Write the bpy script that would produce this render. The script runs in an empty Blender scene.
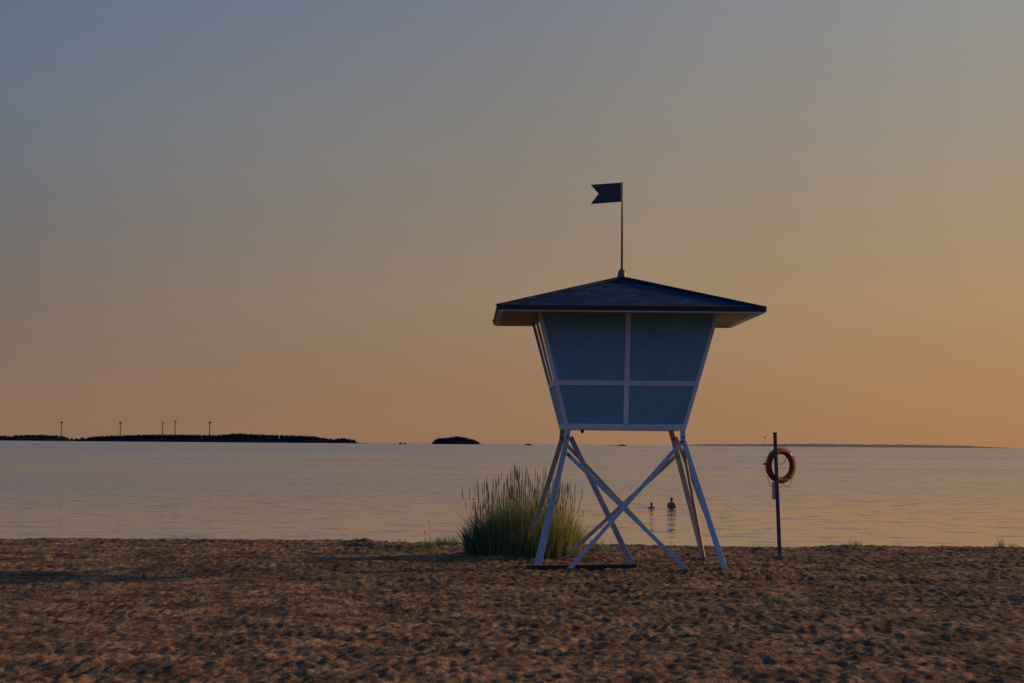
import bpy, math, random
import numpy as np
from mathutils import Vector, Matrix
random.seed(7); rng = np.random.default_rng(7)
sc = bpy.context.scene
COL = sc.collection
R = math.radians

def lin(r, g, b):
    f = lambda c: (c/255/12.92) if c/255 <= .04045 else ((c/255+.055)/1.055)**2.4
    return (f(r), f(g), f(b), 1.0)

# ------------------------------------------------------------------ camera
F = 2050.0; W, H = 1024, 683
CAMZ = 2.15
pitch = math.atan((443.8-341.5)/F); roll = math.atan(8.0/1024)
fw = Vector((0, math.cos(pitch), math.sin(pitch)))
r0 = Vector((1, 0, 0)); u0 = Vector((0, -math.sin(pitch), math.cos(pitch)))
rt = r0*math.cos(roll)+u0*math.sin(roll); up = u0*math.cos(roll)-r0*math.sin(roll)
CP = Vector((0, 0, CAMZ))
cam = bpy.data.cameras.new('camera'); co = bpy.data.objects.new('camera', cam); COL.objects.link(co)
cam.sensor_width = 36; cam.lens = F*36/1024; cam.clip_start = .1; cam.clip_end = 80000
m = Matrix((rt, up, -fw)).transposed().to_4x4(); m.translation = CP
co.matrix_world = m
sc.camera = co

def ray(px, py): return (fw*F + rt*(px-512) - up*(py-341.5))
def at(px, py, d):                      # point of the view ray at distance d down the beach
    v = ray(px, py); return CP + v*(d/v.y)
def on(px, py, z=0.0):                  # point of the view ray on the level z
    v = ray(px, py); return CP + v*((z-CAMZ)/v.z)

# ------------------------------------------------------------------ helpers
class MB:
    def __init__(s): s.v = []; s.f = []
    def add(s, vs, fs):
        n = len(s.v); s.v += [tuple(p) for p in vs]; s.f += [tuple(i+n for i in f) for f in fs]
    def hexa(s, c):                     # 4 bottom, 4 top
        s.add(c, [(3,2,1,0),(4,5,6,7),(0,1,5,4),(1,2,6,5),(2,3,7,6),(3,0,4,7)])
    def box(s, lo, hi):
        x0,y0,z0 = lo; x1,y1,z1 = hi
        s.hexa([(x0,y0,z0),(x1,y0,z0),(x1,y1,z0),(x0,y1,z0),(x0,y0,z1),(x1,y0,z1),(x1,y1,z1),(x0,y1,z1)])
    def beam(s, a, b, w0, w1, t0, t1=None, face=(0,-1,0)):
        a = Vector(a); b = Vector(b); t1 = t0 if t1 is None else t1
        ax = (b-a).normalized(); sd = ax.cross(Vector(face)).normalized(); fr = sd.cross(ax).normalized()
        c = []
        for p, w, t in ((a,w0,t0),(b,w1,t1)):
            for i, j in ((-1,-1),(1,-1),(1,1),(-1,1)): c.append(p+sd*(i*w/2)+fr*(j*t/2))
        s.hexa(c)
    def tube(s, pts, rad, n=8, cap=True):
        pts = [Vector(p) for p in pts]
        if not isinstance(rad, (list, tuple)): rad = [rad]*len(pts)
        rings = []; prev = None
        for i, p in enumerate(pts):
            d = (pts[min(i+1, len(pts)-1)]-pts[max(i-1, 0)]).normalized()
            if prev is None:
                e = d.cross(Vector((0,0,1)))
                if e.length < .1: e = d.cross(Vector((1,0,0)))
            else: e = prev - d*prev.dot(d)
            e.normalize(); prev = e; g = d.cross(e)
            rings.append([p+(e*math.cos(2*math.pi*k/n)+g*math.sin(2*math.pi*k/n))*rad[i] for k in range(n)])
        fs = []
        for i in range(len(pts)-1):
            for k in range(n):
                k2 = (k+1) % n; fs.append((i*n+k, i*n+k2, (i+1)*n+k2, (i+1)*n+k))
        if cap: fs += [tuple(range(n))[::-1], tuple((len(pts)-1)*n+k for k in range(n))]
        s.add([q for r_ in rings for q in r_], fs)
    def build(s, name, mat, parent=None, bevel=0, smooth=False, loc=None):
        me = bpy.data.meshes.new(name); me.from_pydata(s.v, [], s.f); me.update()
        if mat: me.materials.append(mat)
        if smooth: me.polygons.foreach_set('use_smooth', [True]*len(me.polygons))
        o = bpy.data.objects.new(name, me); COL.objects.link(o)
        if parent: o.parent = parent
        if loc is not None: o.location = loc
        if bevel:
            b = o.modifiers.new('bevel', 'BEVEL'); b.width = bevel; b.segments = 2; b.limit_method = 'ANGLE'
        return o
def tag(o, label=None, cat=None, group=None, kind=None):
    if label: o['label'] = label
    if cat: o['category'] = cat
    if group: o['group'] = group
    if kind: o['kind'] = kind
    return o
def empty(name, loc=(0,0,0), rz=0):
    o = bpy.data.objects.new(name, None); COL.objects.link(o); o.location = loc; o.rotation_euler = (0,0,rz)
    o.empty_display_size = .3
    return o
def copy_tree(o, parent=None):
    c = o.copy(); COL.objects.link(c)
    if parent: c.parent = parent
    for ch in list(o.children): copy_tree(ch, c)
    return c

# ------------------------------------------------------------------ materials
def newmat(name):
    mt = bpy.data.materials.new(name); mt.use_nodes = True
    nt = mt.node_tree; b = nt.nodes['Principled BSDF']
    return mt, nt, b
def L(nt, a, b): nt.links.new(a, b)
def noise(nt, vec, scale, detail=4, rough=.55):
    n = nt.nodes.new('ShaderNodeTexNoise'); n.inputs['Scale'].default_value = scale
    n.inputs['Detail'].default_value = detail; n.inputs['Roughness'].default_value = rough
    if vec is not None: L(nt, vec, n.inputs['Vector'])
    return n.outputs['Fac']
def ramp(nt, fac, stops, interp='LINEAR'):
    r_ = nt.nodes.new('ShaderNodeValToRGB'); r_.color_ramp.interpolation = interp
    e = r_.color_ramp.elements
    while len(e) < len(stops): e.new(.5)
    for el, (p, c) in zip(e, stops): el.position = p; el.color = c if len(c) == 4 else (*c, 1)
    L(nt, fac, r_.inputs[0]); return r_.outputs['Color']
def mathn(nt, op, a, b=None, c=None, clamp=False):
    n = nt.nodes.new('ShaderNodeMath'); n.operation = op; n.use_clamp = clamp
    for i, v in enumerate((a, b, c)):
        if v is None: continue
        if isinstance(v, (int, float)): n.inputs[i].default_value = v
        else: L(nt, v, n.inputs[i])
    return n.outputs[0]
def bump(nt, b, h, strength=.3, dist=.01, prev=None):
    n = nt.nodes.new('ShaderNodeBump'); n.inputs['Strength'].default_value = strength; n.inputs['Distance'].default_value = dist
    L(nt, h, n.inputs['Height'])
    if prev: L(nt, prev, n.inputs['Normal'])
    L(nt, n.outputs[0], b.inputs['Normal']); return n.outputs[0]
def objco(nt, kind='Object', scale=None):
    t = nt.nodes.new('ShaderNodeTexCoord').outputs[kind]
    if scale:
        mp = nt.nodes.new('ShaderNodeMapping'); mp.inputs['Scale'].default_value = scale; L(nt, t, mp.inputs[0]); return mp.outputs[0]
    return t
def simple(name, c, c2=None, rough=.7, scale=6, bs=.2, bd=.004, stretch=None, metal=0, spec=None):
    mt, nt, b = newmat(name); c2 = c2 or tuple(x*.7 for x in c)
    v = objco(nt, scale=stretch)
    n = noise(nt, v, scale, 5, .6)
    L(nt, ramp(nt, n, [(.3, c2), (.7, c)]), b.inputs['Base Color'])
    b.inputs['Roughness'].default_value = rough; b.inputs['Metallic'].default_value = metal
    if spec is not None: b.inputs['Specular IOR Level'].default_value = spec
    if bs: bump(nt, b, noise(nt, v, scale*5, 3), bs, bd)
    return mt

M = {}
M['white'] = simple('white_painted_timber', (.58,.66,.74), (.47,.54,.62), .55, 3, .15, .003)
M['leg_paint'] = simple('pale_blue_painted_leg_timber', (.29,.39,.51), (.21,.29,.39), .6, 3, .15, .003, (4,4,.6))
M['rear_bounce_tint'] = simple('bounce_tinted_rear_timber', (.52,.45,.38), (.36,.31,.26), .7, 3, .2, .003, (4,4,.6))  # warm bounce light under the cabin put into the rear timbers' brown colour
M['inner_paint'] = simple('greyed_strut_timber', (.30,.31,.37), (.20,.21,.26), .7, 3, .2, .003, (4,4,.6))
M['dark_metal'] = simple('dark_metal', (.03,.03,.035), rough=.45, metal=.6)
M['pole'] = simple('dark_painted_pole', (.045,.048,.06), rough=.5)
M['beam'] = simple('dark_tarred_timber', (.02,.017,.015), rough=.9, scale=5)
M['drip'] = simple('roof_edge', (.008,.009,.012), rough=.7)
M['flag'] = simple('dark_blue_flag_metal', (.02,.03,.06), (.016,.022,.045), .6, 8)
M['soffit'] = None
def m_soffit():
    mt, nt, b = newmat('stained_soffit_boards')
    v = objco(nt); w = noise(nt, objco(nt, scale=(1.2, 9, 1)), 3, 6, .7)
    L(nt, ramp(nt, w, [(.3,(.26,.15,.07)),(.7,(.55,.36,.20))]), b.inputs['Base Color'])
    wv = nt.nodes.new('ShaderNodeTexWave'); wv.bands_direction = 'Y'; wv.inputs['Scale'].default_value = 1.6; L(nt, v, wv.inputs[0])
    h = mathn(nt, 'GREATER_THAN', wv.outputs['Fac'], .04)
    bump(nt, b, h, .6, .01); b.inputs['Roughness'].default_value = .65
    return mt
M['soffit'] = m_soffit()
def m_blue():
    mt, nt, b = newmat('blue_painted_panel')
    v = objco(nt); n = noise(nt, v, 2.2, 6, .65)
    n2 = noise(nt, objco(nt, scale=(18, 18, .8)), 3, 4)
    mx = mathn(nt, 'ADD', mathn(nt, 'MULTIPLY', n, .6), mathn(nt, 'MULTIPLY', n2, .4))
    L(nt, ramp(nt, mx, [(.35,(.105,.26,.37)),(.5,(.13,.305,.425)),(.65,(.155,.355,.48))]), b.inputs['Base Color'])
    b.inputs['Roughness'].default_value = .6; b.inputs['Specular IOR Level'].default_value = .25
    bump(nt, b, n2, .25, .004)
    return mt
M['blue'] = m_blue()
def m_shingle():
    mt, nt, b = newmat('roof_shingles')
    v = objco(nt); sp = nt.nodes.new('ShaderNodeSeparateXYZ'); L(nt, v, sp.inputs[0])
    cb = nt.nodes.new('ShaderNodeCombineXYZ'); L(nt, mathn(nt, 'ADD', sp.outputs[0], mathn(nt, 'MULTIPLY', sp.outputs[1], .37)), cb.inputs[0]); L(nt, mathn(nt, 'MULTIPLY', sp.outputs[2], 3.5), cb.inputs[1])
    br = nt.nodes.new('ShaderNodeTexBrick'); L(nt, cb.outputs[0], br.inputs['Vector']); br.inputs['Scale'].default_value = 1
    br.inputs['Brick Width'].default_value = .31; br.inputs['Row Height'].default_value = .155; br.inputs['Mortar Size'].default_value = .008
    br.inputs['Color1'].default_value = (.006,.022,.052,1); br.inputs['Color2'].default_value = (.012,.046,.100,1); br.inputs['Mortar'].default_value = (.001,.003,.006,1)
    n = noise(nt, v, 3.2, 6, .7); g = noise(nt, v, 60, 2)
    mx = nt.nodes.new('ShaderNodeMix'); mx.data_type = 'RGBA'; mx.blend_type = 'MULTIPLY'; mx.inputs[0].default_value = 1
    L(nt, br.outputs['Color'], mx.inputs[6]); L(nt, ramp(nt, n, [(.35,(.8,.8,.85)),(.65,(1.15,1.15,1.15))]), mx.inputs[7]); L(nt, mx.outputs[2], b.inputs['Base Color'])
    b.inputs['Roughness'].default_value = 1; b.inputs['Specular IOR Level'].default_value = .05
    p = bump(nt, b, g, .5, .006); bump(nt, b, br.outputs['Fac'], -.4, .006, p)
    return mt
M['shingle'] = m_shingle()
def m_glass():
    mt, nt, b = newmat('window_glass'); b.inputs['Base Color'].default_value = (.02,.025,.03,1)
    b.inputs['Roughness'].default_value = .05
    bump(nt, b, noise(nt, objco(nt), 1.5, 2), .05, .02)
    return mt
M['glass'] = m_glass()
M['orange'] = simple('faded_orange_ring', (.22,.026,.007), (.10,.014,.005), .8, 9, .2)
M['band'] = simple('dull_band', (.12,.045,.03), rough=.5)
M['rope'] = simple('grey_rope', (.10,.09,.07), rough=.9, scale=40)
M['plate'] = simple('pale_plastic', (.50,.50,.52), rough=.5)
M['skin'] = simple('person_skin', (.10,.055,.04), (.07,.04,.03), .5, 6, .05)
M['hair'] = simple('person_hair', (.02,.014,.01), rough=.8, scale=30)
M['swim'] = simple('swimwear', (.02,.025,.05), rough=.7)
M['pink'] = simple('pink_plastic', (.62,.18,.22), rough=.4)
M['stone'] = simple('dark_shore_stone', (.06,.05,.04), (.03,.025,.02), .9, 8, .5, .02)
M['drift'] = simple('driftwood', (.05,.032,.02), (.02,.014,.01), .9, 10, .5, .02)
M['turbine'] = simple('turbine_steel', (.05,.05,.055), rough=.6, bs=0)
M['forest'] = simple('distant_pine_forest', (.012,.017,.024), (.008,.011,.017), 1, .02, 0, spec=0)
M['forest_soil'] = simple('island_rock', (.012,.017,.024), (.008,.011,.017), 1, .01, 0, spec=0)
M['farshore'] = simple('hazy_far_shore', (.055,.068,.09), (.04,.052,.072), .95, .002, 0)  # bluish haze of distance put into the base colour

def m_leaf(name, stops, trans=.35):
    mt, nt, b = newmat(name)
    a = nt.nodes.new('ShaderNodeAttribute'); a.attribute_name = 'tint'
    c = ramp(nt, a.outputs['Fac'], stops)
    L(nt, c, b.inputs['Base Color']); b.inputs['Roughness'].default_value = .6; b.inputs['Specular IOR Level'].default_value = .25
    tr = nt.nodes.new('ShaderNodeBsdfTranslucent'); L(nt, c, tr.inputs['Color'])
    mx = nt.nodes.new('ShaderNodeMixShader'); mx.inputs[0].default_value = trans
    L(nt, b.outputs[0], mx.inputs[1]); L(nt, tr.outputs[0], mx.inputs[2])
    L(nt, mx.outputs[0], nt.nodes['Material Output'].inputs['Surface'])
    return mt
M['leaf'] = m_leaf('grass_leaf', [(0,(.055,.10,.06)),(.55,(.13,.21,.09)),(.8,(.24,.23,.09)),(1,(.42,.25,.08))])
M['seed'] = m_leaf('grass_seed_head', [(0,(.09,.12,.06)),(1,(.18,.18,.09))], .25)

# ------------------------------------------------------------------ sky
SUN_AZ, SUN_EL = 66.0, 14.5           # azimuth measured from +Y towards +X
def world():
    w = bpy.data.worlds.new('World'); sc.world = w; w.use_nodes = True
    nt = w.node_tree; bg = nt.nodes['Background']
    d = nt.nodes.new('ShaderNodeTexCoord').outputs['Generated']
    s = nt.nodes.new('ShaderNodeSeparateXYZ'); L(nt, d, s.inputs[0])
    el = mathn(nt, 'MULTIPLY', mathn(nt, 'ARCSINE', s.outputs[2]), 57.2958)
    az = mathn(nt, 'MULTIPLY', mathn(nt, 'ARCTAN2', s.outputs[0], s.outputs[1]), 57.2958)
    t = mathn(nt, 'DIVIDE', el, 60.0, clamp=True)
    def rp(st): return ramp(nt, t, [(e/60, lin(*c)) for e, c in st], 'LINEAR')
    hi = [(22,(92,112,148)),(38,(96,118,160)),(60,(100,124,170))]
    CL = rp([(0,(138,109,88)),(1.5,(133,108,91)),(4,(121,109,100)),(6.5,(110,111,114)),(9,(105,114,127)),(12.2,(97,113,138)),(20,(92,114,148)),(38,(96,118,160)),(60,(100,124,170))])
    CM = rp([(0,(150,115,87)),(1.5,(151,119,91)),(4,(149,127,104)),(6.5,(140,128,113)),(9,(131,128,123)),(12.2,(119,124,135)),(20,(108,120,144)),(38,(98,118,158)),(60,(100,124,170))])
    CR = rp([(0,(169,124,84)),(1.5,(173,131,90)),(4,(174,141,104)),(6.5,(167,145,118)),(9,(157,146,130)),(12.2,(149,148,144)),(22,(130,135,145)),(38,(104,120,156)),(60,(100,124,170))])
    CS = rp([(0,(190,130,72)),(5,(200,148,92)),(14,(190,158,120)),(24,(135,132,135)),(40,(104,120,152)),(60,(100,124,170))])
    CB = rp([(0,(92,96,124)),(6,(96,104,138)),(14,(94,112,154)),(22,(96,120,165)),(38,(98,124,170)),(60,(100,124,170))])
    def mr(x, a, b, smooth=True):
        n = nt.nodes.new('ShaderNodeMapRange'); n.interpolation_type = 'SMOOTHSTEP' if smooth else 'LINEAR'
        n.inputs[1].default_value = a; n.inputs[2].default_value = b; L(nt, x, n.inputs[0]); return n.outputs[0]
    def mix(f, a, b):
        n = nt.nodes.new('ShaderNodeMix'); n.data_type = 'RGBA'
        L(nt, f, n.inputs[0]); L(nt, a, n.inputs[6]); L(nt, b, n.inputs[7]); return n.outputs[2]
    c = mix(mr(az, -15, 0, False), CL, CM)
    c = mix(mr(az, 0, 15, False), c, CR)
    c = mix(mr(az, 16, 60), c, CS)
    c = mix(mr(az, 85, 125), c, CB)
    c = mix(mr(az, -40, -90), c, CB)
    # very faint uneven haze
    nz = noise(nt, None, 3.0, 3); nn = nt.nodes[-1]
    mp = nt.nodes.new('ShaderNodeMapping'); mp.inputs['Scale'].default_value = (1,1,7); L(nt, d, mp.inputs[0]); L(nt, mp.outputs[0], nn.inputs['Vector'])
    k = mathn(nt, 'MULTIPLY_ADD', nz, .07, .965)
    L(nt, c, bg.inputs[0]); L(nt, k, bg.inputs[1])
    # a weak physical sky adds the last of the overhead daylight
    sky = nt.nodes.new('ShaderNodeTexSky'); sky.sky_type = 'NISHITA'; sky.sun_disc = False
    sky.sun_elevation = R(SUN_EL); sky.sun_rotation = R(SUN_AZ)
    bg2 = nt.nodes.new('ShaderNodeBackground'); L(nt, sky.outputs[0], bg2.inputs[0])
    L(nt, mathn(nt, 'MULTIPLY', mr(el, 20, 60), .02), bg2.inputs[1])
    ad = nt.nodes.new('ShaderNodeAddShader'); L(nt, bg.outputs[0], ad.inputs[0]); L(nt, bg2.outputs[0], ad.inputs[1])
    L(nt, ad.outputs[0], nt.nodes['World Output'].inputs[0])
world()
sd = Vector((math.sin(R(SUN_AZ))*math.cos(R(SUN_EL)), math.cos(R(SUN_AZ))*math.cos(R(SUN_EL)), math.sin(R(SUN_EL))))
sl = bpy.data.lights.new('sun', 'SUN'); sl.energy = 5.0; sl.angle = R(4.5); sl.color = (1.0, .52, .23)
so = bpy.data.objects.new('sun', sl); COL.objects.link(so); so.rotation_euler = sd.to_track_quat('Z', 'Y').to_euler(); so.location = (20, 30, 20)

sc.view_settings.view_transform = 'Standard'; sc.view_settings.look = 'None'
sc.view_settings.exposure = 0; sc.view_settings.gamma = 1

# ------------------------------------------------------------------ sand
def vnoise(X, Y, seed):
    g = np.random.default_rng(seed).uniform(-1, 1, (256, 256))
    xi = np.floor(X).astype(int); yi = np.floor(Y).astype(int); fx = X-xi; fy = Y-yi
    fx = fx*fx*fx*(fx*(fx*6-15)+10); fy = fy*fy*fy*(fy*(fy*6-15)+10)
    a = g[xi % 256, yi % 256]; b = g[(xi+1) % 256, yi % 256]; c = g[xi % 256, (yi+1) % 256]; d = g[(xi+1) % 256, (yi+1) % 256]
    return (a*(1-fx)+b*fx)*(1-fy)+(c*(1-fx)+d*fx)*fy
SEA = CAMZ-3.5
CL0 = at(524, 545, 39.6); CLUMP = (CL0.x, 39.6)
mounds = []          # x, y, radius, height
mounds.append((CLUMP[0], CLUMP[1], 1.7, .16))
for px, py, rr, h in ((360,541,.55,.10),(430,545,1.4,.05),(60,548,3,.03),(300,548,3,.03),(905,549,.9,.06),(860,549,1.3,.05),(640,551,2.2,.03),(985,549,2,.03),(180,545,2,.03)):
    p = on(px, py+2); mounds.append((p.x, p.y, rr, h))
for px, py in ((537,568),(726,571),(704,561),(568.5,570),(688,571),(780,557)):
    p = on(px, py); mounds.append((p.x, p.y, .26, .045))
def base_height(X, Y):
    near = 1.0/(1+np.exp((Y-46.5-.8*vnoise(X*.12+9, Y*0+3, 5))/.9))
    Z = (SEA-1.2)*(1-np.clip(near, 0, 1))*np.clip((Y-44)/26, 0, 1)
    Z = np.where(Y > 44, np.clip(Z, -3.2, 0), 0)
    flat = np.clip((70-Y)/20, 0, 1)
    Z = Z + flat*(.05*vnoise(X*.22, Y*.3, 1)+.022*vnoise(X*.8, Y*.9, 2)-.02)
    for mx, my, rr, h in mounds:
        Z = Z + h*np.exp(-((X-mx)**2+(Y-my)**2)/(rr*rr)*1.6)
    return Z
def gz(x, y): return float(base_height(np.array([float(x)]), np.array([float(y)]))[0])
def sand():
    xs = np.concatenate([-np.geomspace(3000, 14, 34), np.arange(-13.2, 13.2, .032), np.geomspace(14, 3000, 34)])
    ynear = [14.0]
    while ynear[-1] < 50: ynear.append(ynear[-1]+.042+.0011*(ynear[-1]-14))
    ys = np.concatenate([-np.geomspace(3000, 4, 24), np.arange(-2, 13.9, .5), np.array(ynear), np.arange(50.6, 80, .8), np.geomspace(82, 400, 12)])
    X, Y = np.meshgrid(xs, ys)
    Z = base_height(X, Y)
    # trampled surface: churned lumps and footprints
    dens = (np.abs(X) < 13.6)*np.clip((50-Y)/3, 0, 1)*np.clip((Y-13.9)/.6, 0, 1)
    amp = dens*(.62+.38*(vnoise(X*.5+40, Y*.5, 11)*.5+.5))
    T = .006*vnoise(X*2.6, Y*1.6, 3)+.006*vnoise(X*6.3+.3*Y, Y*4.3, 4)+.016*vnoise(X*9.1-.4*Y, Y*4.3, 6)+0.019*vnoise(X*15.7+.5*Y, Y*4.7, 13)+.010*vnoise(X*22.7+.5*Y, Y*6.7, 14)-.026*np.abs(vnoise(X*8.3+.6*Y, Y*3.7, 15))+.008
    n = 6500
    fxs = rng.uniform(-13, 13, n); fys = rng.uniform(14.5, 46, n)
    fa = rng.normal(0, .9, n); fl = rng.uniform(.04, .09, n); fd = rng.uniform(.006, .020, n)
    for i in range(n):
        x, y = fxs[i], fys[i]
        i0, i1 = np.searchsorted(xs, (x-.4, x+.4)); j0, j1 = np.searchsorted(ys, (y-.4, y+.4))
        dx = X[j0:j1, i0:i1]-x; dy = Y[j0:j1, i0:i1]-y; ca, sa = math.cos(fa[i]), math.sin(fa[i])
        u = (dx*ca+dy*sa)/fl[i]; v = (-dx*sa+dy*ca)/(fl[i]*.62); r2 = u*u+v*v
        T[j0:j1, i0:i1] += -fd[i]*np.exp(-r2*1.3)+fd[i]*.55*np.exp(-(np.sqrt(r2)-1.5)**2*3.5)
    Z = Z + amp*T*.90
    nx, ny = len(xs), len(ys)
    V = np.stack([X, Y, Z], -1).reshape(-1, 3).astype(np.float32)
    I = (np.arange(ny-1)[:, None]*nx+np.arange(nx-1)[None, :]).ravel()
    Q = np.stack([I, I+1, I+1+nx, I+nx], 1).astype(np.int32)
    me = bpy.data.meshes.new('beach_sand')
    me.vertices.add(len(V)); me.vertices.foreach_set('co', V.ravel())
    me.loops.add(Q.size); me.loops.foreach_set('vertex_index', Q.ravel())
    me.polygons.add(len(Q)); me.polygons.foreach_set('loop_start', np.arange(0, Q.size, 4, dtype=np.int32)); me.polygons.foreach_set('loop_total', np.full(len(Q), 4, np.int32))
    me.polygons.foreach_set('use_smooth', np.ones(len(Q), bool)); me.update(calc_edges=True)
    mt, nt, b = newmat('trampled_sand')
    v = objco(nt); n1 = noise(nt, v, 1.1, 5); n2 = noise(nt, objco(nt, scale=(1,.33,1)), 15, 5, .7); n3 = noise(nt, v, 60, 3)
    f = mathn(nt, 'ADD', mathn(nt, 'MULTIPLY', n1, .45), mathn(nt, 'MULTIPLY', n2, .55))
    L(nt, ramp(nt, f, [(.39,(.024,.018,.013)),(.5,(.102,.073,.044)),(.62,(.29,.200,.115))]), b.inputs['Base Color'])
    b.inputs['Roughness'].default_value = .95; b.inputs['Specular IOR Level'].default_value = .1
    p = bump(nt, b, n2, 1.0, .10); bump(nt, b, n3, .9, .015, p)
    me.materials.append(mt)
    o = bpy.data.objects.new('beach_sand', me); COL.objects.link(o); tag(o, kind='structure')
sand()

# ------------------------------------------------------------------ sea
def sea():
    mb = MB(); xs = [-30000,-8000,-2000,-500,0,500,2000,8000,30000]; ys = [50,100,300,1000,4000,12000,34000]
    mb.add([(x, y, SEA) for y in ys for x in xs], [(j*9+i, j*9+i+1, j*9+i+10, j*9+i+9) for j in range(6) for i in range(8)])
    mt, nt, b = newmat('calm_sea_water')
    b.inputs['Base Color'].default_value = (.145,.155,.135,1); b.inputs['Specular IOR Level'].default_value = .95; b.inputs['Roughness'].default_value = .06; b.inputs['IOR'].default_value = 1.45
    v1 = objco(nt, scale=(.22,.5,1)); v2 = objco(nt, scale=(.62,.62,1)); v3 = objco(nt, scale=(2.6,2.2,1)); v4 = objco(nt, scale=(.006,.03,1))
    a = noise(nt, v1, 1, 3, .5); c = noise(nt, v2, 1, 3, .55); e = noise(nt, v3, 1, 2); g = noise(nt, v4, 1, 4, .6)
    gust = mathn(nt, 'MULTIPLY_ADD', ramp(nt, g, [(.38,(0,0,0)),(.62,(1,1,1))]), .9, .45)
    def ss(x, lo_, hi_):
        n = nt.nodes.new('ShaderNodeMapRange'); n.interpolation_type = 'SMOOTHSTEP'; n.inputs[1].default_value = lo_; n.inputs[2].default_value = hi_; L(nt, x, n.inputs[0]); return n.outputs[0]
    h = mathn(nt, 'ADD', mathn(nt, 'MULTIPLY', a, .13), mathn(nt, 'ADD', mathn(nt, 'MULTIPLY', ss(c, .55, .78), .25), mathn(nt, 'MULTIPLY', e, .017)))
    # low ripples spreading from the two bathers
    geo = nt.nodes.new('ShaderNodeNewGeometry').outputs['Position']
    for p in (at(651.5, 508.5, 113.5), at(671.5, 509, 112.5)):
        sp = nt.nodes.new('ShaderNodeVectorMath'); sp.operation = 'DISTANCE'; L(nt, geo, sp.inputs[0]); sp.inputs[1].default_value = (p.x, p.y, SEA)
        dd = sp.outputs['Value']
        env = mathn(nt, 'SUBTRACT', 1, mathn(nt, 'DIVIDE', dd, 2.4), clamp=True)
        h = mathn(nt, 'ADD', h, mathn(nt, 'MULTIPLY', mathn(nt, 'MULTIPLY', mathn(nt, 'SINE', mathn(nt, 'MULTIPLY', dd, 6.5)), env), .045))
    h = mathn(nt, 'MULTIPLY', h, gust)
    sy_ = nt.nodes.new('ShaderNodeSeparateXYZ'); L(nt, geo, sy_.inputs[0])
    fr_ = mathn(nt, 'POWER', mathn(nt, 'SUBTRACT', 1, mathn(nt, 'DIVIDE', 88, sy_.outputs[1]), clamp=True), .85)
    g2 = noise(nt, objco(nt, scale=(.004,.022,1)), 1, 5, .65)
    L(nt, mathn(nt, 'MULTIPLY_ADD', mathn(nt, 'MULTIPLY', fr_, mathn(nt, 'MULTIPLY_ADD', ss(g2, .38, .62), .16, .09)), 1, .03), b.inputs['Roughness'])
    bump(nt, b, h, 1.0, 1.0)
    mb.build('sea', mt)['kind'] = 'structure'
sea()

# ------------------------------------------------------------------ islands, woods and far shore
def profile(pts, x):
    return float(np.interp(x, [p[0] for p in pts], [p[1] for p in pts]))
def island(name, prof, base_row, d, mat, depth, wood=None, step=2.0, rough=.25, seed=1):
    """prof: (column, height in rows) pairs of its outline; base on the sea"""
    px0, px1 = prof[0][0], prof[-1][0]; mpp = d/F
    ww = (px1-px0)*mpp
    n = max(8, int((px1-px0)/step)); rows = 7
    rnd = random.Random(seed); mb = MB(); vs = []
    for i in range(n+1):
        px = px0+(px1-px0)*i/n; h = profile(prof, px)*mpp*(1+rnd.uniform(-rough, rough)*.3)
        cx = (px-512)*mpp
        for j in range(rows):
            s = j/(rows-1); vs.append((cx, d+depth*(s-.15)*(1 if 0 < i < n else .3), SEA-.6+(h+.6)*math.sin(math.pi*min(1, max(0, s)))**.5))
    mb.add(vs, [(i*rows+j, (i+1)*rows+j, (i+1)*rows+j+1, i*rows+j+1) for i in range(n) for j in range(rows-1)])
    o = mb.build(name, mat, smooth=True); tag(o, kind='structure'); return o
def wood(name, prof, d, mat, count, th, depth, seed=2, label=None):
    rnd = random.Random(seed); mb = MB(); mpp = d/F; px0, px1 = prof[0][0], prof[-1][0]
    for k in range(count):
        px = rnd.uniform(px0, px1); hp = profile(prof, px)*mpp
        if hp < th*.35: continue
        t = th*(rnd.uniform(.55, 1.1) if rnd.random() < .9 else rnd.uniform(1.15, 1.5))
        y = d+rnd.uniform(0, depth); x = (px-512)*mpp; z = SEA+max(0, hp-t*.8)*1.0-t*.2; r = t*rnd.uniform(.16, .30)
        z1 = z+t*.55; z2 = z+t*rnd.uniform(.8, 1.25); vs = []
        for q, rr in ((z+t*.1, r*.9), (z1, r), (z+t*.85, r*.55)):
            for a in range(5):
                an = a*1.2566+k; vs.append((x+math.cos(an)*rr*rnd.uniform(.7, 1.3), y+math.sin(an)*rr, q))
        vs.append((x, y, z2)); fs = []
        for lv in (0, 1):
            for a in range(5):
                a2 = (a+1) % 5; fs.append((lv*5+a, lv*5+a2, lv*5+5+a2, lv*5+5+a))
        for a in range(5): fs.append((10+a, 10+(a+1) % 5, 15))
        mb.add(vs, fs)
    o = mb.build(name, mat); tag(o, label, 'woodland', kind='stuff'); return o
D1 = 9000.0
def hz(px): return 443.8+(px-512)*.0078
pA = [(-60,4.5),(0,4),(6,2.6),(10,3.2),(14,4.6),(25,5.2),(40,5),(52,4.6),(58,2.6),(64,1.2),(74,.5)]
pB = [(70,.4),(82,1.6),(92,4),(105,4.6),(125,5.2),(150,6),(180,6),(215,6),(235,7.6),(250,7),(262,6.6),(290,6.2),(312,5.6),(322,4),(332,3),(342,4.2),(350,2.4),(356,.8),(368,.3)]
pC = [(432,.2),(435,2.4),(437,4.8),(448,5.2),(457,6.6),(468,5),(475,3.4),(480,1),(484,.2)]
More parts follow.
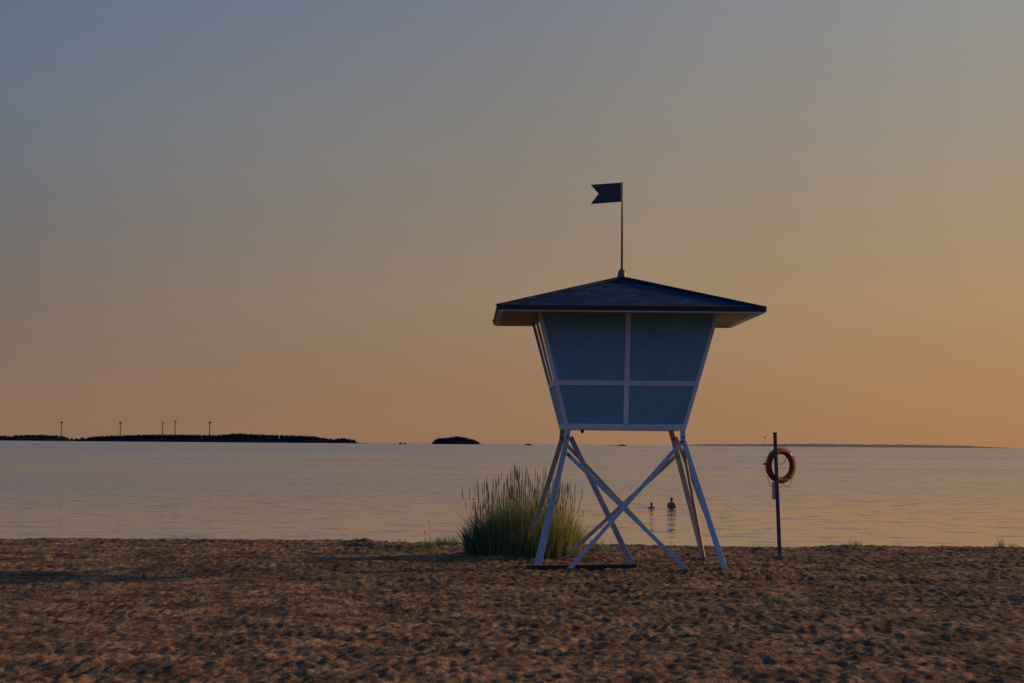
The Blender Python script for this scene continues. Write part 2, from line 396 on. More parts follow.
for nm, pr, sd_, cnt, dd in (('island', pA, 3, 500, D1), ('island', pB, 4, 1900, D1), ('island', pC, 5, 420, D1-900)):
    pr = [(a, b*1.12+.45) if b > 1.5 else (a, b) for a, b in pr]
    low = [(a, b*.62) for a, b in pr]
    island(nm, low, 0, dd, M['forest_soil'], 260, seed=sd_)
    lb = {3:'dark low wood on the island at the far left edge', 4:'long dark pine wood on the island below the turbines', 5:'dark wood covering the small lone island left of the tower'}[sd_]
    wood('island_wood', pr, dd, M['forest'], cnt, 16.0, 260, seed=sd_, label=lb)
island('far_shore', [(684,.2),(694,1.0),(710,1.8),(760,2.3),(820,2.9),(870,2.9),(930,2.8),(970,2.3),(995,1.4),(1008,.8),(1014,.2)], 0, 12000.0, M['farshore'], 900, step=3, rough=.3, seed=8)
for px, wd, hh, q in ((401,3.2,2.0,1),(405.5,2.6,1.8,2),(529.5,9,1.7,3),(623.5,9,1.6,4),(617,14,.5,5)):
    island('skerry', [(px-wd/2,.2),(px-wd/4,hh*.9),(px,hh),(px+wd/4,hh*.8),(px+wd/2,.2)], 0, 5200.0, M['forest_soil'], 60, step=.8, seed=20+q)

# ------------------------------------------------------------------ wind turbines (about 11 km off)
def turbine():
    r_ = empty('wind_turbine')
    t = MB(); t.tube([(0,0,-2),(0,0,90)], [3.4,2.2], 12); t.build('tower', M['turbine'], r_, smooth=True)
    n = MB(); n.hexa([(-3,-5,88),(3,-5,88),(3,8,88),(-3,8,88),(-2.6,-5,96),(2.6,-5,96),(2.6,8,95),(-2.6,8,95)]); n.build('nacelle', M['turbine'], r_, bevel=.6)
    rot = empty('rotor', (0,-7,92)); rot.parent = r_
    h = MB(); h.tube([(0,-3.5,0),(0,-2.4,0),(0,0,0),(0,2,0)], [.5,2,2.6,2.6], 12); h.build('hub', M['turbine'], rot, smooth=True)
    for k in range(3):
        a = k*2*math.pi/3+.3; u = Vector((math.sin(a),0,math.cos(a))); s_ = Vector((math.cos(a),0,-math.sin(a))); b = MB(); c = []
        prof_ = [(2,.9),(8,1.7),(24,1.1),(43,.25)]
        vs = []
        for l, w in prof_: vs += [u*l-s_*w*.4+Vector((0,-.3,0)), u*l+s_*w*.6+Vector((0,-.3,0)), u*l+s_*w*.6+Vector((0,.3,0)), u*l-s_*w*.4+Vector((0,.3,0))]
        fs = [(0,1,2,3),(15,14,13,12)]
        for i in range(3):
            for q in range(4): fs.append((i*4+q, (i+1)*4+q, (i+1)*4+(q+1)%4, i*4+(q+1)%4))
        b.add(vs, fs); b.build('blade', M['turbine'], rot)
    return r_
T0 = turbine(); DT = 11600.0
tl = ['wind turbine standing alone in the gap between the two left islands, leftmost turbine',
      'wind turbine above the left end of the long wooded island, second from the left',
      'left one of the two wind turbines standing close together',
      'right and taller one of the two wind turbines standing close together',
      'wind turbine standing apart on the right, last in the row']
for i, (px, hy, rz, ry) in enumerate(((61.5,422.3,2.2,.4),(120.5,422.8,1.2,.9),(162.8,422.6,.15,1.25),(175.3,421.3,1.0,.2),(209.8,422.6,1.5,.7))):
    o = T0 if i == 0 else copy_tree(T0)
    p = at(px, hy, DT); o.location = (p.x, DT, p.z-92); o.rotation_euler = (0,0,rz)
    for ch in o.children:
        if ch.name.startswith('rotor'): ch.rotation_euler = (0, ry, 0)
    tag(o, tl[i], 'wind turbine', 'wind turbines beyond the islands')
# beacon mast on the far shore
bm_ = empty('beacon_mast', (at(765, 445, 12300).x, 12300, SEA)); tag(bm_, 'thin hazy mast on the far shore just left of the life ring post', 'mast')
hm = (hz(765)-436)*12300/F
t = MB(); t.tube([(0,0,0),(0,0,hm)], [1.0,.8], 8); t.build('pole', M['farshore'], bm_)
t = MB(); t.tube([(0,0,hm-8),(0,0,hm-5),(0,0,hm),(0,0,hm+3)], [1,4,4,1], 10); t.build('lamp_housing', M['farshore'], bm_, smooth=True)

# ------------------------------------------------------------------ lifeguard tower
DC = 37.1
cx = at(621.8, 278, DC).x
TW = empty('lifeguard_tower', (cx, DC, 0), R(1.3))
tag(TW, 'blue and white lifeguard tower on splayed legs with dark pyramid roof', 'lifeguard tower')
TI = (Matrix.Translation((cx, DC, 0)) @ Matrix.Rotation(R(1.3), 4, 'Z')).inverted()
def lo(p): return TI @ Vector(p)
Z0, Z1 = 2.41, 4.43; HB, HT = 1.046, 1.566; sl_ = (HT-HB)/(Z1-Z0); al = math.atan(sl_)
def hw(z): return HB+(z-Z0)*sl_
def fpt(k, x, z, off):                    # point on face k (0 = towards the camera)
    y = -hw(z)-off*math.cos(al); zz = z-off*math.sin(al); c, s = [(1,0),(0,1),(-1,0),(0,-1)][k]
    return (x*c-y*s, x*s+y*c, zz)
def slab(mb, k, quad, t0, t1):            # quad: (x, z) bottom-left, bottom-right, top-right, top-left
    a = [fpt(k, x, z, t0) for x, z in quad]; b = [fpt(k, x, z, t1) for x, z in quad]
    mb.hexa([a[0], a[1], b[1], b[0], a[3], a[2], b[2], b[3]])
PW = .054
zr = 3.225
for k in range(4):
    c, s = [(1,0),(0,1),(-1,0),(0,-1)][k]
    mb = MB(); vs = []
    for z in (Z0-.01, Z1-.002):
        o_ = hw(z)+.014; i_ = o_-PW-.02
        for x, y in ((-o_,-o_),(-i_,-o_),(-i_,-i_),(-o_,-i_)): vs.append((x*c-y*s, x*s+y*c, z))
    mb.hexa(vs); mb.build('corner_post', M['white'], TW, bevel=.006)
for k in range(4):
    # bottom, middle and top rails, mullion
    for za, zb, nm in ((Z0, Z0+.10, 'bottom_rail'), (zr-.043, zr+.043, 'middle_rail')):
        mb = MB(); slab(mb, k, [(-hw(za)+PW, za), (hw(za)-PW, za), (hw(zb)-PW, zb), (-hw(zb)+PW, zb)], -.05, .010); mb.build(nm, M['white'], TW, bevel=.004)
    for za, zb in ((Z0+.101, zr-.044), (zr+.044, Z1-.002)):
        mb = MB(); slab(mb, k, [(-.045, za), (.045, za), (.045, zb), (-.045, zb)], -.05, .008); mb.build('mullion', M['white'], TW, bevel=.004)
        for sgn in (-1, 1):
            q = []
            for z in (za, zb): q.append(hw(z)-PW-.002)
            quad = [(.046, za), (q[0], za), (q[1], zb), (.046, zb)] if sgn > 0 else [(-q[0], za), (-.046, za), (-.046, zb), (-q[1], zb)]
            glass = (k in (2, 3)) and za > zr
            mb = MB(); slab(mb, k, quad, -.035, -.012 if glass else -.006)
            mb.build('window' if glass else 'wall_panel', M['glass'] if glass else M['blue'], TW)
mb = MB(); h_ = HB-.06; mb.box((-h_,-h_,Z0+.012), (h_,h_,Z0+.09)); mb.build('floor', M['soffit'], TW)
mb = MB()
for x in (-.75, -.25, .25, .75): mb.box((x-.03,-h_+.03,Z0-.05+.05), (x+.03,h_-.03,Z0+.010))
# small dark fitting below the floor
p = lo(at(582.3, 431.3, 36.4)); mb = MB(); mb.tube([p+Vector((0,0,.06)), p+Vector((0,0,.0)), p+Vector((0,0,-.035))], [.02,.032,.02], 10); mb.build('floor_fitting', M['dark_metal'], TW, smooth=True)
# roof
RW = 2.277; ZE, ZA = 4.488, 5.150
N = 15; mb = MB()
for i in range(N):
    ra, rb = RW*(1-i/N), RW*(1-(i+1)/N); za = ZE+(ZA-ZE)*i/N; zb = ZE+(ZA-ZE)*(i+1)/N
    lip = .003
    for k in range(4):
        c, s = [(1,0),(0,1),(-1,0),(0,-1)][k]
        def rr(x, y, z): return (x*c-y*s, x*s+y*c, z)
        rb2 = max(rb, .02)
        mb.add([rr(-ra,-ra,za+lip), rr(ra,-ra,za+lip), rr(rb2,-rb2,zb+.002), rr(-rb2,-rb2,zb+.002), rr(-ra,-ra,za-.004), rr(ra,-ra,za-.004)], [(0,1,2,3),(4,5,1,0)])
roof = mb.build('roof', M['shingle'], TW)
mb = MB()
for sx, sy in ((-1,-1),(1,-1),(1,1),(-1,1)):
    mb.beam((sx*(RW-.01), sy*(RW-.01), ZE+.016), (sx*.05, sy*.05, ZA+.016), .12, .10, .045, face=(0,0,1))
mb.build('ridge_cap', M['shingle'], roof)
mb = MB()
for k in range(4):
    c, s = [(1,0),(0,1),(-1,0),(0,-1)][k]
    def bx(x0, x1, y0, y1, z0, z1, mb_):
        pts = [(x0,y0,z0),(x1,y0,z0),(x1,y1,z0),(x0,y1,z0),(x0,y0,z1),(x1,y0,z1),(x1,y1,z1),(x0,y1,z1)]
        mb_.hexa([(x*c-y*s, x*s+y*c, z) for x, y, z in pts])
    bx(-RW-.022, RW+.0, -RW-.022, -RW, ZE-.055, ZE+.02, mb)
mb.build('drip_edge', M['drip'], TW)
for k in range(4):
    c, s = [(1,0),(0,1),(-1,0),(0,-1)][k]; mb = MB()
    bx(-RW+.002, RW-.102, -RW+.002, -RW+.10, ZE-.080, ZE-.03, mb); mb.build('fascia_board', M['white'], TW, bevel=.004)
mb = MB(); mb.box((-RW+.101,-RW+.101,ZE-.062), (RW-.101,RW-.101,ZE-.035)); mb.build('soffit', M['soffit'], TW)
mb = MB(); mb.tube([(0,0,ZA-.03),(0,0,ZA+.03),(0,0,ZA+.10),(0,0,ZA+.16),(0,0,ZA+.175),(0,0,ZA+.20)], [.082,.082,.075,.06,.034,.03], 14)
mb.build('finial', simple('copper_brown_finial', (.10,.055,.035), (.05,.03,.02), .5), TW, smooth=True)
pt = lo(at(621.7, 181.8, DC)); pole = MB(); pole.tube([(0,0,ZA+.19),(0,0,pt.z-.02),(0,0,pt.z)], [.019,.015,.008], 8); pole.build('flagpole', M['pole'], TW, smooth=True)
# swallow-tailed metal flag
o3 = [lo(at(x, y, DC)) for x, y in ((621.2,182.6),(590.6,184.8),(598.6,193.8),(590.6,204.2),(621.2,201.8))]
mb = MB(); nn = 5; vs = [Vector((q.x, -.006, q.z)) for q in o3]+[Vector((q.x, .006, q.z)) for q in o3]
mb.add(vs, [(0,1,2),(0,2,4),(2,3,4),(7,6,5),(9,7,5),(9,8,7)]+[(i, i+5, (i+1)%5+5, (i+1)%5) for i in range(5)])
mb.build('flag', M['flag'], TW)
# legs
def bolt(p, r=.022, parent=TW, l=.05):
    q = MB(); q.tube([p+Vector((0,-l,0)), p+Vector((0,l,0))], r, 8); q.build('bolt', M['dark_metal'], parent)
def leg(kneepx, footpx, dk, zfoot, sx, sy, w0, w1, fd=None, mat='leg_paint'):
    c = Vector((sx*(HB-.035), sy*(HB-.035), Z0-.003))
    kn = lo(at(*kneepx, dk)); ft = lo(on(*footpx, zfoot)) if fd is None else lo(at(*footpx, fd))
    ft = ft+(ft-kn).normalized()*.12
    mb = MB()
    # stub and leg share the knee section, so the leg is one bent timber
    sec = []
    for p, w in ((c, w0), (kn, w0), (ft, w1)):
        sec.append([Vector((p.x-w/2, p.y-.045, p.z)), Vector((p.x+w/2, p.y-.045, p.z)), Vector((p.x+w/2, p.y+.045, p.z)), Vector((p.x-w/2, p.y+.045, p.z))])
    vs = [q for s_ in sec for q in s_]; fs = [(0,1,2,3), (11,10,9,8)]
    for i in range(2):
        for q in range(4): fs.append((i*4+q, (i+1)*4+q, (i+1)*4+(q+1)%4, i*4+(q+1)%4))
    mb.add(vs, fs); o = mb.build('leg', M[mat], TW, bevel=.006)
    bolt(kn+Vector((0,-.03,.03)), .018)
    return kn, ft
leg((567.3,438), (537.0,567.5), 36.02, .0, -1, -1, .085, .135)
leg((683.0,439), (725.2,571.0), 36.02, .0, 1, -1, .085, .105)
leg((561.8,440), (526.5,552), 38.15, .06, -1, 1, .095, .10, fd=38.9, mat='rear_bounce_tint')
leg((673.6,440), (704.2,560.5), 38.15, .0, 1, 1, .095, .095, mat='rear_bounce_tint')
def brace(a, b, w, t, face=(0,-1,0), w1=None, mat='leg_paint'):
    a = lo(a); b = lo(b); mb = MB(); mb.beam(a, b, w, w1 or w, t, face=face); return mb.build('brace', M[mat], TW, bevel=.004)
ext = lambda a, b, l: b+(b-a).normalized()*l
# front pair
a, b = at(684, 439.5, 35.93), on(568.5, 570, 0); brace(a, ext(a, b, .08), .068, .04)
a, b = at(566.5, 453, 36.0), on(687.5, 570, 0); b.y += .04; brace(a, ext(a, b, .08), .068, .04)
bolt(lo(at(622.6, 507, 35.72)), .02, l=.03)
for bx_, by_, bd_ in ((568.5,455,35.95),(682,441.5,35.88)): bolt(lo(at(bx_, by_, bd_)), .016, l=.03)
# rear pair
a, b = at(566.5, 444.5, 38.25), at(673, 558, 38.6); brace(a, b, .065, .04, mat='rear_bounce_tint')
a, b = at(677, 455, 38.33), at(570, 553, 38.7); brace(a, b, .07, .04, mat='rear_bounce_tint')
# right side pair
a, b = at(676.5, 438, 38.0), at(724.0, 562, 35.6); brace(a, b, .08, .04, face=(1,0,0), mat='inner_paint')
a, b = at(683.6, 450, 36.25), at(703.8, 557, 38.2); brace(a, b, .085, .05, face=(1,0,0), mat='rear_bounce_tint')
bolt(lo(at(684, 452, 36.3)), .035, l=.06)
# left side: strut down to the tarred timber
a, b = at(570.5, 437, 36.35), on(632.3, 565.3, .03); brace(a, b, .085, .06, w1=.10, mat='inner_paint')
mb = MB(); a, b = lo(on(527.5, 569.0, .01)), lo(on(635.5, 567.3, .01)); mb.beam(a+Vector((0,0,.02)), b+Vector((0,0,.015)), .09, .09, .12, face=(0,-1,0)); mb.build('foot_timber', M['beam'], TW, bevel=.008)

# ------------------------------------------------------------------ life ring on its post
g0 = on(780, 556, 0); dP = g0.y
PO = empty('rescue_post', (g0.x, dP, gz(g0.x, dP))); tag(PO, 'dark leaning post stuck in the sand to the right of the tower', 'post')
iv = Matrix.Translation(PO.location).inverted()
pb = iv @ (at(780.3, 557, dP)+Vector((0,0,-.25))); ptp = iv @ at(774.9, 433.4, dP-.05)
mb = MB(); mb.beam(pb, ptp, .072, .068, .07); mb.build('pole', M['pole'], PO, bevel=.008)
mb = MB(); mb.beam(ptp-Vector((0,0,.005)), ptp+Vector((0,0,.02)), .08, .08, .08); mb.build('pole_cap', M['dark_metal'], PO, bevel=.004)
hk = iv @ at(779.5, 452, dP+.08); mb = MB(); mb.tube([hk+Vector((-.10,-.08,0)), hk+Vector((0,.03,0)), hk+Vector((.0,.10,-.01)), hk+Vector((0,.12,.05))], .012, 8); mb.build('hook', M['dark_metal'], PO)
q0, q1 = iv @ at(773.9, 482, dP+.02), iv @ at(774.4, 499.3, dP+.02)
mb = MB(); mb.beam(q0, q1, .085, .085, .04); o = mb.build('instruction_plate', M['plate'], PO, bevel=.008)
ringc = at(780.7, 465.7, dP+.13)
RG = empty('life_ring', ringc, R(30)); tag(RG, 'weathered orange life ring hanging behind the dark post', 'life ring')
RM, RT_ = .288, .064
mb = MB(); vs = []; n1, n2 = 56, 14
for i in range(n1):
    t_ = 2*math.pi*i/n1
    for j in range(n2):
        u = 2*math.pi*j/n2; rad = RM+RT_*math.cos(u); vs.append((rad*math.cos(t_), .052*math.sin(u), rad*math.sin(t_)))
mb.add(vs, [(i*n2+j, ((i+1)%n1)*n2+j, ((i+1)%n1)*n2+(j+1)%n2, i*n2+(j+1)%n2) for i in range(n1) for j in range(n2)])
mb.build('ring', M['orange'], RG, smooth=True)
for k in range(4):
    mb = MB(); vs = []; m1 = 5
    for i in range(m1):
        t_ = math.pi/4+k*math.pi/2+(i/(m1-1)-.5)*.20
        for j in range(n2):
            u = 2*math.pi*j/n2; rad = RM+(RT_+.004)*math.cos(u); vs.append((rad*math.cos(t_), .056*math.sin(u), rad*math.sin(t_)))
    mb.add(vs, [(i*n2+j, (i+1)*n2+j, (i+1)*n2+(j+1)%n2, i*n2+(j+1)%n2) for i in range(m1-1) for j in range(n2)])
    mb.build('band', M['band'], RG, smooth=True)
def rope_pts(t0, t1, sag, r=RM+RT_+.012):
    out = []
    for i in range(13):
        s = i/12; t_ = t0+(t1-t0)*s; out.append((r*math.cos(t_)*(1+sag*math.sin(math.pi*s)), -.0, r*math.sin(t_)*(1+sag*math.sin(math.pi*s))))
    return out
for t0, t1, sg in ((-2.6,-1.35,.28),(-1.4,-.75,.24),(math.pi/4,3*math.pi/4,.02),(-math.pi/4,math.pi/4,.02),(3*math.pi/4,3.6,.05)):
    mb = MB(); mb.tube(rope_pts(t0, t1, sg), .0055, 6); mb.build('grab_rope', M['rope'], RG, smooth=True)
mb = MB(); mb.tube([(.13,-.02,.19),(.10,-.03,.12),(.05,-.03,.06),(-.02,-.03,.02),(-.06,-.03,.05)], .007, 6); mb.build('cord', M['rope'], RG)
mb = MB(); mb.tube([(-.36,0,.03),(-.40,0,.035),(-.425,0,.03)], [.018,.022,.014], 8); mb.build('toggle', M['dark_metal'], RG)

# ------------------------------------------------------------------ grasses
def blades(specs, name, mat, parent, seed=1):
    """specs: x, y, z, height, lean x, lean y, width, tint, is_spike"""
    rnd = random.Random(seed); vs = []; fs = []; tint = []
    for (x, y, z, h, lx, ly, w, tn, kind) in specs:
        seg = 4; n = len(vs); a = rnd.uniform(0, math.pi); ca, sa = math.cos(a), math.sin(a)
        if kind == 0:
            for i in range(seg+1):
                s = i/seg; ww = w*(1-s**1.6)*.5+.0006; px, py = x+lx*s**1.8, y+ly*s**1.8; pz = z+h*(s-.25*s*s*min(1.6, math.hypot(lx, ly)/max(h, .01)))
                vs += [(px-ca*ww, py-sa*ww, pz), (px+ca*ww, py+sa*ww, pz)]; tint += [tn*(.75+.35*s)]*2
            for i in range(seg): fs.append((n+2*i, n+2*i+1, n+2*i+3, n+2*i+2))
        else:                                           # plump seed spike: 4-sided spindle
            prof_ = [(0,.15),(.12,.8),(.4,1),(.75,.7),(1,.08)]
            for s, k in prof_:
                for q in range(4):
                    an = a+q*math.pi/2; vs.append((x+lx*s+math.cos(an)*w*k*.5, y+ly*s+math.sin(an)*w*k*.5, z+h*s)); tint.append(tn)
            for i in range(4):
                for q in range(4): fs.append((n+i*4+q, n+i*4+(q+1)%4, n+i*4+4+(q+1)%4, n+i*4+4+q))
    me = bpy.data.meshes.new(name); me.from_pydata(vs, [], fs); me.update(); me.materials.append(mat)
    at_ = me.attributes.new('tint', 'FLOAT', 'POINT'); at_.data.foreach_set('value', np.clip(tint, 0, 1))
    o = bpy.data.objects.new(name, me); COL.objects.link(o); o.parent = parent; return o
def grass(center, rx, ry, n_leaf, hleaf, n_stalk, hstalk, seed, label, name='grass_clump', wleaf=.011, dry=0., group=None, cat='grass clump'):
    rnd = random.Random(seed); gx, gy = center; g = gz(gx, gy)
    o = empty(name, (gx, gy, g)); tag(o, label, cat, group)
    sp = []
    for k in range(n_leaf):
        a = rnd.uniform(0, 2*math.pi); r_ = math.sqrt(rnd.random()); x, y = math.cos(a)*r_*rx, math.sin(a)*r_*ry
        e = (1-.55*r_*r_); h = hleaf*rnd.uniform(.5, 1.1)*e
        ox = x/max(rx, .01); lx = rnd.gauss(ox*.28, .13)*h; ly = rnd.gauss(y/max(ry, .01)*.25, .13)*h
        tn = min(1, max(0, rnd.gauss(.28+dry*(ox*.5+.25), .16)))
        if n_leaf > 1000 and rnd.random() < .035: lx *= 2.2; ly *= 1.6; h *= 1.25
        if rnd.random() < .08+dry*.18*(1+ox): tn = rnd.uniform(.75, 1)
        sp.append((x, y, gz(gx+x, gy+y)-g-.03, h, lx, ly, wleaf*rnd.uniform(.6, 1.3), tn, 0))
    blades(sp, 'leaves', M['leaf'], o, seed)['kind'] = 'stuff'
    st = []; hd = []
    for k in range(n_stalk):
        a = rnd.uniform(0, 2*math.pi); r_ = math.sqrt(rnd.random())*.92; x, y = math.cos(a)*r_*rx, math.sin(a)*r_*ry
        h = hstalk*rnd.uniform(.66, 1.03)*(1-.30*r_*r_); lx, ly = rnd.gauss(x/rx*.08, .05)*h, rnd.gauss(0, .05)*h; z = gz(gx+x, gy+y)-g-.03
        hl = min(.26, h*.2)*rnd.uniform(.7, 1.2)
        st.append((x, y, z, h, lx, ly, .010, rnd.uniform(.3, .8), 0))
        hd.append((x+lx*.84, y+ly*.84, z+h-hl*.85, hl, lx*.12, ly*.12, rnd.uniform(.011, .018), rnd.random(), 1))
    if n_stalk:
        if n_stalk > 20:
            blades(st, 'stems', M['leaf'], o, seed+1)['kind'] = 'stuff'; blades(hd, 'seed_heads', M['seed'], o, seed+2)['kind'] = 'stuff'
        else:
            for k in range(n_stalk):
                s_ = blades([st[k]], 'stem', M['leaf'], o, seed+k); blades([hd[k]], 'seed_head', M['seed'], s_, seed+k)
    return o
grass(CLUMP, 1.13, 1.2, 3700, 1.22, 330, 1.64, 21, 'large dune grass clump with tall seed heads behind the left legs of the tower', dry=.55, wleaf=.015)
pp = on(430, 548.5, 0); grass((pp.x, pp.y), .16, .12, 70, .28, 3, .62, 31, 'single thin tall stalk of grass left of the large clump', wleaf=.010, cat='grass')
tufts = [(46,553,.25,.16,70,'low green tuft, leftmost at the back of the sand'),
 (91,556,.14,.15,60,'small dark green tuft, second from left at the back of the sand'),
 (75,564,.30,.13,90,'low spreading green tuft in the tower shadow'),
 (130,557,.22,.10,60,'low green sprout midway along the left back of the sand'),
 (45,623,.07,.13,45,'small bright green tuft alone on the near sand at the left'),
 (138,541,.10,.15,30,'small tuft on the sand crest at the left against the water'),
 (205,551.5,.20,.14,60,'green tuft at the left end of the long grass shadow'),
 (382,551,.16,.10,50,'low green sprouts just in front of the driftwood'),
 (402,544,.20,.12,50,'low sprouts on the crest between driftwood and thin stalk'),
 (450,547,.26,.24,120,'low green tuft beside the large grass clump'),
 (596,551,.20,.24,90,'short dry tuft at the right foot of the large grass clump'),
 (156,549,.15,.10,30,'faint green sprout on the sand left of the grass shadow'),
 (302,546,.15,.10,30,'faint sprout on the crest left of the driftwood'),
 (855,546.5,.18,.16,60,'pale grass tuft on the crest between post and right edge'),
 (898,547,.08,.10,16,'tiny dry sprig on the crest right of the pale tuft'),
 (1000,549,.08,.24,36,'taller of the grass tufts at the right edge of the crest'),
 (1014,549,.14,.15,36,'shorter grass tuft nearest the right edge'),
 (710,547,.06,.12,14,'single thin sprig on the crest between tower leg and post')]
for i, (px, py, rr_, hh, n_, lb) in enumerate(tufts):
    q = on(px, py, 0); q.y = min(q.y, 45.6)
    qx = (px-512)/F*q.y
    grass((qx, q.y), rr_*1.1, rr_*.8, int(n_*1.8), hh*1.5, 0, 0, 60+i, lb, name='grass_tuft', wleaf=.009, dry=.3 if px > 560 else .1, group='small tufts scattered on the sand', cat='grass tuft')

# ------------------------------------------------------------------ stones, driftwood, litter
def stone(px, py, sx, sy, sz, label, name='stone', mat='stone', seed=1, cat='stone', group=None):
    q = on(px, py, .0); q.y = min(q.y, 45.8); qx = (px-512)/F*q.y; rnd = random.Random(seed); mb = MB(); vs = []; n, mm = 12, 7
    ph = [rnd.uniform(0, 6.28) for _ in range(4)]
    for j in range(mm):
        la = -math.pi/2+math.pi*j/(mm-1)
        for i in range(n):
            lo_ = 2*math.pi*i/n; k = 1+.16*math.sin(2*lo_+ph[0])+.12*math.sin(3*lo_+ph[1]+2*la)+.08*rnd.uniform(-1, 1)
            vs.append((sx*math.cos(la)*math.cos(lo_)*k, sy*math.cos(la)*math.sin(lo_)*k, sz*math.sin(la)*k))
    mb.add(vs, [(j*n+i, j*n+(i+1)%n, (j+1)*n+(i+1)%n, (j+1)*n+i) for j in range(mm-1) for i in range(n)])
    o = mb.build(name, M[mat], loc=(qx, q.y, gz(qx, q.y)+sz*.25)); return tag(o, label, cat, group)
gs = 'dark stones on the sand'
stone(4.5,541.5,.07,.08,.075,'dark round stone on the crest at the far left edge',seed=1,group=gs)
stone(107,541.5,.08,.07,.045,'dark flat stone on the crest left of centre against water',seed=2,group=gs)
stone(195,542,.07,.07,.03,'low dark stone on the crest, the third from the left',seed=3,group=gs)
stone(759,548.8,.11,.07,.035,'flat brown stone on the crest just left of the post',seed=4,group=gs,mat='drift')
stone(148,574,.05,.05,.045,'small dark pebble on the open sand at the left',seed=5,group=gs)
stone(324,577,.045,.045,.04,'small dark pebble on the sand below the long grass shadow',seed=6,group=gs)
stone(388,542,.05,.05,.03,'small stone on the crest right of the driftwood',seed=8,group=gs)
stone(360,545.5,.22,.14,.045,'low brown heap of driftwood and weed on the crest',name='driftwood_heap',mat='drift',seed=9,cat='driftwood')
q = on(571, 562, 0); mb = MB()
mb.tube([(-.09,0,.015),(-.05,.0,.03),(.02,.01,.028),(.07,.01,.02),(.10,.0,.012)], [.012,.03,.026,.03,.010], 8)
tag(mb.build('plastic_litter', M['pink'], loc=(q.x, q.y, gz(q.x, q.y)+.035), smooth=True), 'small pink scrap of plastic on the sand between the tower legs', 'litter')

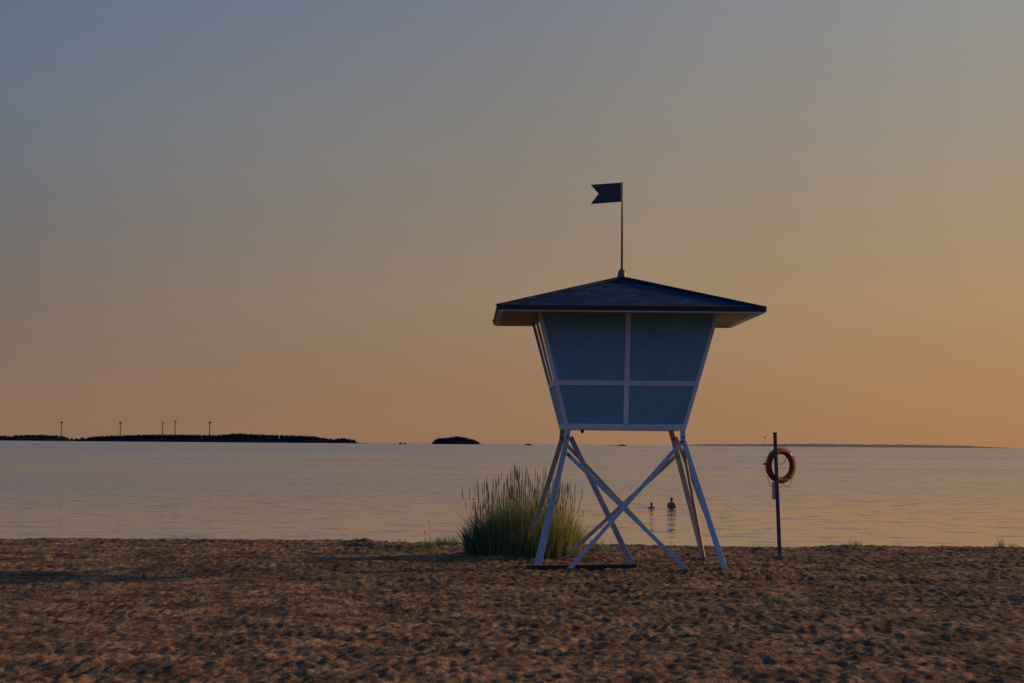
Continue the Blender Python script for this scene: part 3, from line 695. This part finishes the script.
# ------------------------------------------------------------------ bathers
def person(loc, rz, pose, label, hair_long):
    root = empty('person', loc, rz); tag(root, label, 'person', 'bathers in the sea')
    J = {'pelvis':((0,0,0),.13),'waist':((0,0,.17),.115),'chest':((0,-.01,.38),.14),'upper':((0,0,.50),.105),'neck':((0,0,.575),.052),
         'chin':((0,-.01,.63),.062),'head':((0,-.008,.70),.078),'crown':((0,0,.775),.062)}
    for s, q in (('l',-1),('r',1)):
        J['sh'+s] = ((q*.165,0,.49),.062)
        e, w_, h_ = pose[s]; J['el'+s] = (e,.042); J['wr'+s] = (w_,.028); J['ha'+s] = (h_,.034)
        J['hip'+s] = ((q*.10,0,-.08),.095); J['kn'+s] = ((q*.13,-.05,-.50),.06); J['an'+s] = ((q*.13,.03,-.92),.04); J['to'+s] = ((q*.14,-.14,-.97),.035)
    E = [('pelvis','waist'),('waist','chest'),('chest','upper'),('upper','neck'),('neck','chin'),('chin','head'),('head','crown')]
    for s in 'lr': E += [('upper','sh'+s),('sh'+s,'el'+s),('el'+s,'wr'+s),('wr'+s,'ha'+s),('pelvis','hip'+s),('hip'+s,'kn'+s),('kn'+s,'an'+s),('an'+s,'to'+s)]
    vs = []; rad = []; idx = {}
    for k, (p, r_) in J.items(): idx[k] = len(vs); vs.append(p); rad.append(r_)
    ed = [(idx[a], idx[b]) for a, b in E]
    for s, q in (('l',-1),('r',1)):                    # five fingers rooted in the palm
        w_ = Vector(J['wr'+s][0]); h_ = Vector(J['ha'+s][0]); d_ = (h_-w_).normalized(); sd_ = d_.cross(Vector((0,0,1)))
        if sd_.length < .2: sd_ = Vector((1,0,0))
        sd_.normalize()
        for f_ in range(5):
            off = (f_-1.5)*.02 if f_ < 4 else -.045*q; ln = (.075,.085,.08,.06,.05)[f_]
            a_ = h_+sd_*off*.8; b_ = a_+d_*ln*.6+sd_*off*.3; c_ = b_+d_*ln*.4+Vector((0,0,-.012))
            n = len(vs); vs += [tuple(a_), tuple(b_), tuple(c_)]; rad += [.010,.009,.007]; ed += [(idx['ha'+s], n), (n, n+1), (n+1, n+2)]
    me = bpy.data.meshes.new('body'); me.from_pydata(vs, ed, []); me.update()
    ob = bpy.data.objects.new('body', me); COL.objects.link(ob); ob.parent = root; me.materials.append(M['skin'])
    sk = ob.modifiers.new('skin', 'SKIN')
    if not me.skin_vertices: 
        bpy.context.view_layer.objects.active = ob; ob.select_set(True)
        try: bpy.ops.mesh.customdata_skin_add()
        except Exception: pass
    for i, r_ in enumerate(rad): me.skin_vertices[0].data[i].radius = (r_*(1.35 if i in (idx['chest'], idx['waist'], idx['pelvis']) else 1), r_); me.skin_vertices[0].data[i].use_root = (i == idx['pelvis'])
    ss = ob.modifiers.new('smooth', 'SUBSURF'); ss.levels = 1; ss.render_levels = 2
    # hair: cap over the skull
    mb = MB(); v2 = []; n, mm = 16, 8
    for j in range(mm):
        la = math.pi/2-math.pi*.62*j/(mm-1)
        for i in range(n):
            lo_ = 2*math.pi*i/n; k = 1.0; fr = math.sin(lo_) < -.35 and j > 3
            v2.append((.076*math.cos(la)*math.cos(lo_), .008+.098*math.cos(la)*math.sin(lo_)*(.82 if fr else 1), .725+.108*math.sin(la)))
    mb.add(v2, [(j*n+i, j*n+(i+1)%n, (j+1)*n+(i+1)%n, (j+1)*n+i) for j in range(mm-1) for i in range(n)])
    if hair_long: mb.tube([(0,.08,.76),(0,.115,.68),(0,.11,.60),(0,.10,.54)], [.05,.05,.045,.02], 8)
    mb.build('hair', M['hair'], root, smooth=True)
    fm = MB(); fm.tube([(0,-.088,.735),(0,-.112,.700),(0,-.092,.692)], [.008,.014,.010], 8); fm.build('nose', M['skin'], root, smooth=True)
    for q in (-1, 1):
        fm = MB(); fm.tube([(q*.076,0,.725),(q*.084,.01,.710),(q*.076,.005,.685)], [.006,.012,.006], 8); fm.build('ear', M['skin'], root, smooth=True)
        fm = MB(); fm.tube([(q*.032,-.078,.718),(q*.032,-.090,.718)], [.012,.008], 8); fm.build('eye', M['hair'], root, smooth=True)
    fm = MB(); fm.tube([(-.025,-.082,.662),(0,-.090,.660),(.025,-.082,.662)], [.003,.006,.003], 6); fm.build('mouth', M['swim'], root)
    mb = MB(); mb.tube([(0,0,-.16),(0,0,-.10),(0,0,.02),(0,0,.10)], [.17,.185,.175,.15], 16, cap=False); sw = mb.build('swimwear', M['swim'], root, smooth=True)
    return root
pR = at(671.6, 508.6, 113.0); pL = at(651.6, 508.4, 113.6)
hl_ = (.805-.60)
person((pR.x, 113.0, SEA-.20), R(165), {'l':((-.235,-.02,.27),(-.10,-.20,.25),(-.04,-.26,.27)), 'r':((.235,-.02,.27),(.10,-.20,.23),(.05,-.26,.25))},
       'bather with dark hair standing waist deep in the sea, the right one', False)
person((pL.x, 113.6, SEA-.49), R(170), {'l':((-.26,-.10,.44),(-.20,-.30,.47),(-.18,-.38,.47)), 'r':((.26,-.10,.44),(.22,-.30,.47),(.20,-.38,.47))},
       'bather in the sea up to the shoulders, the left one', True)
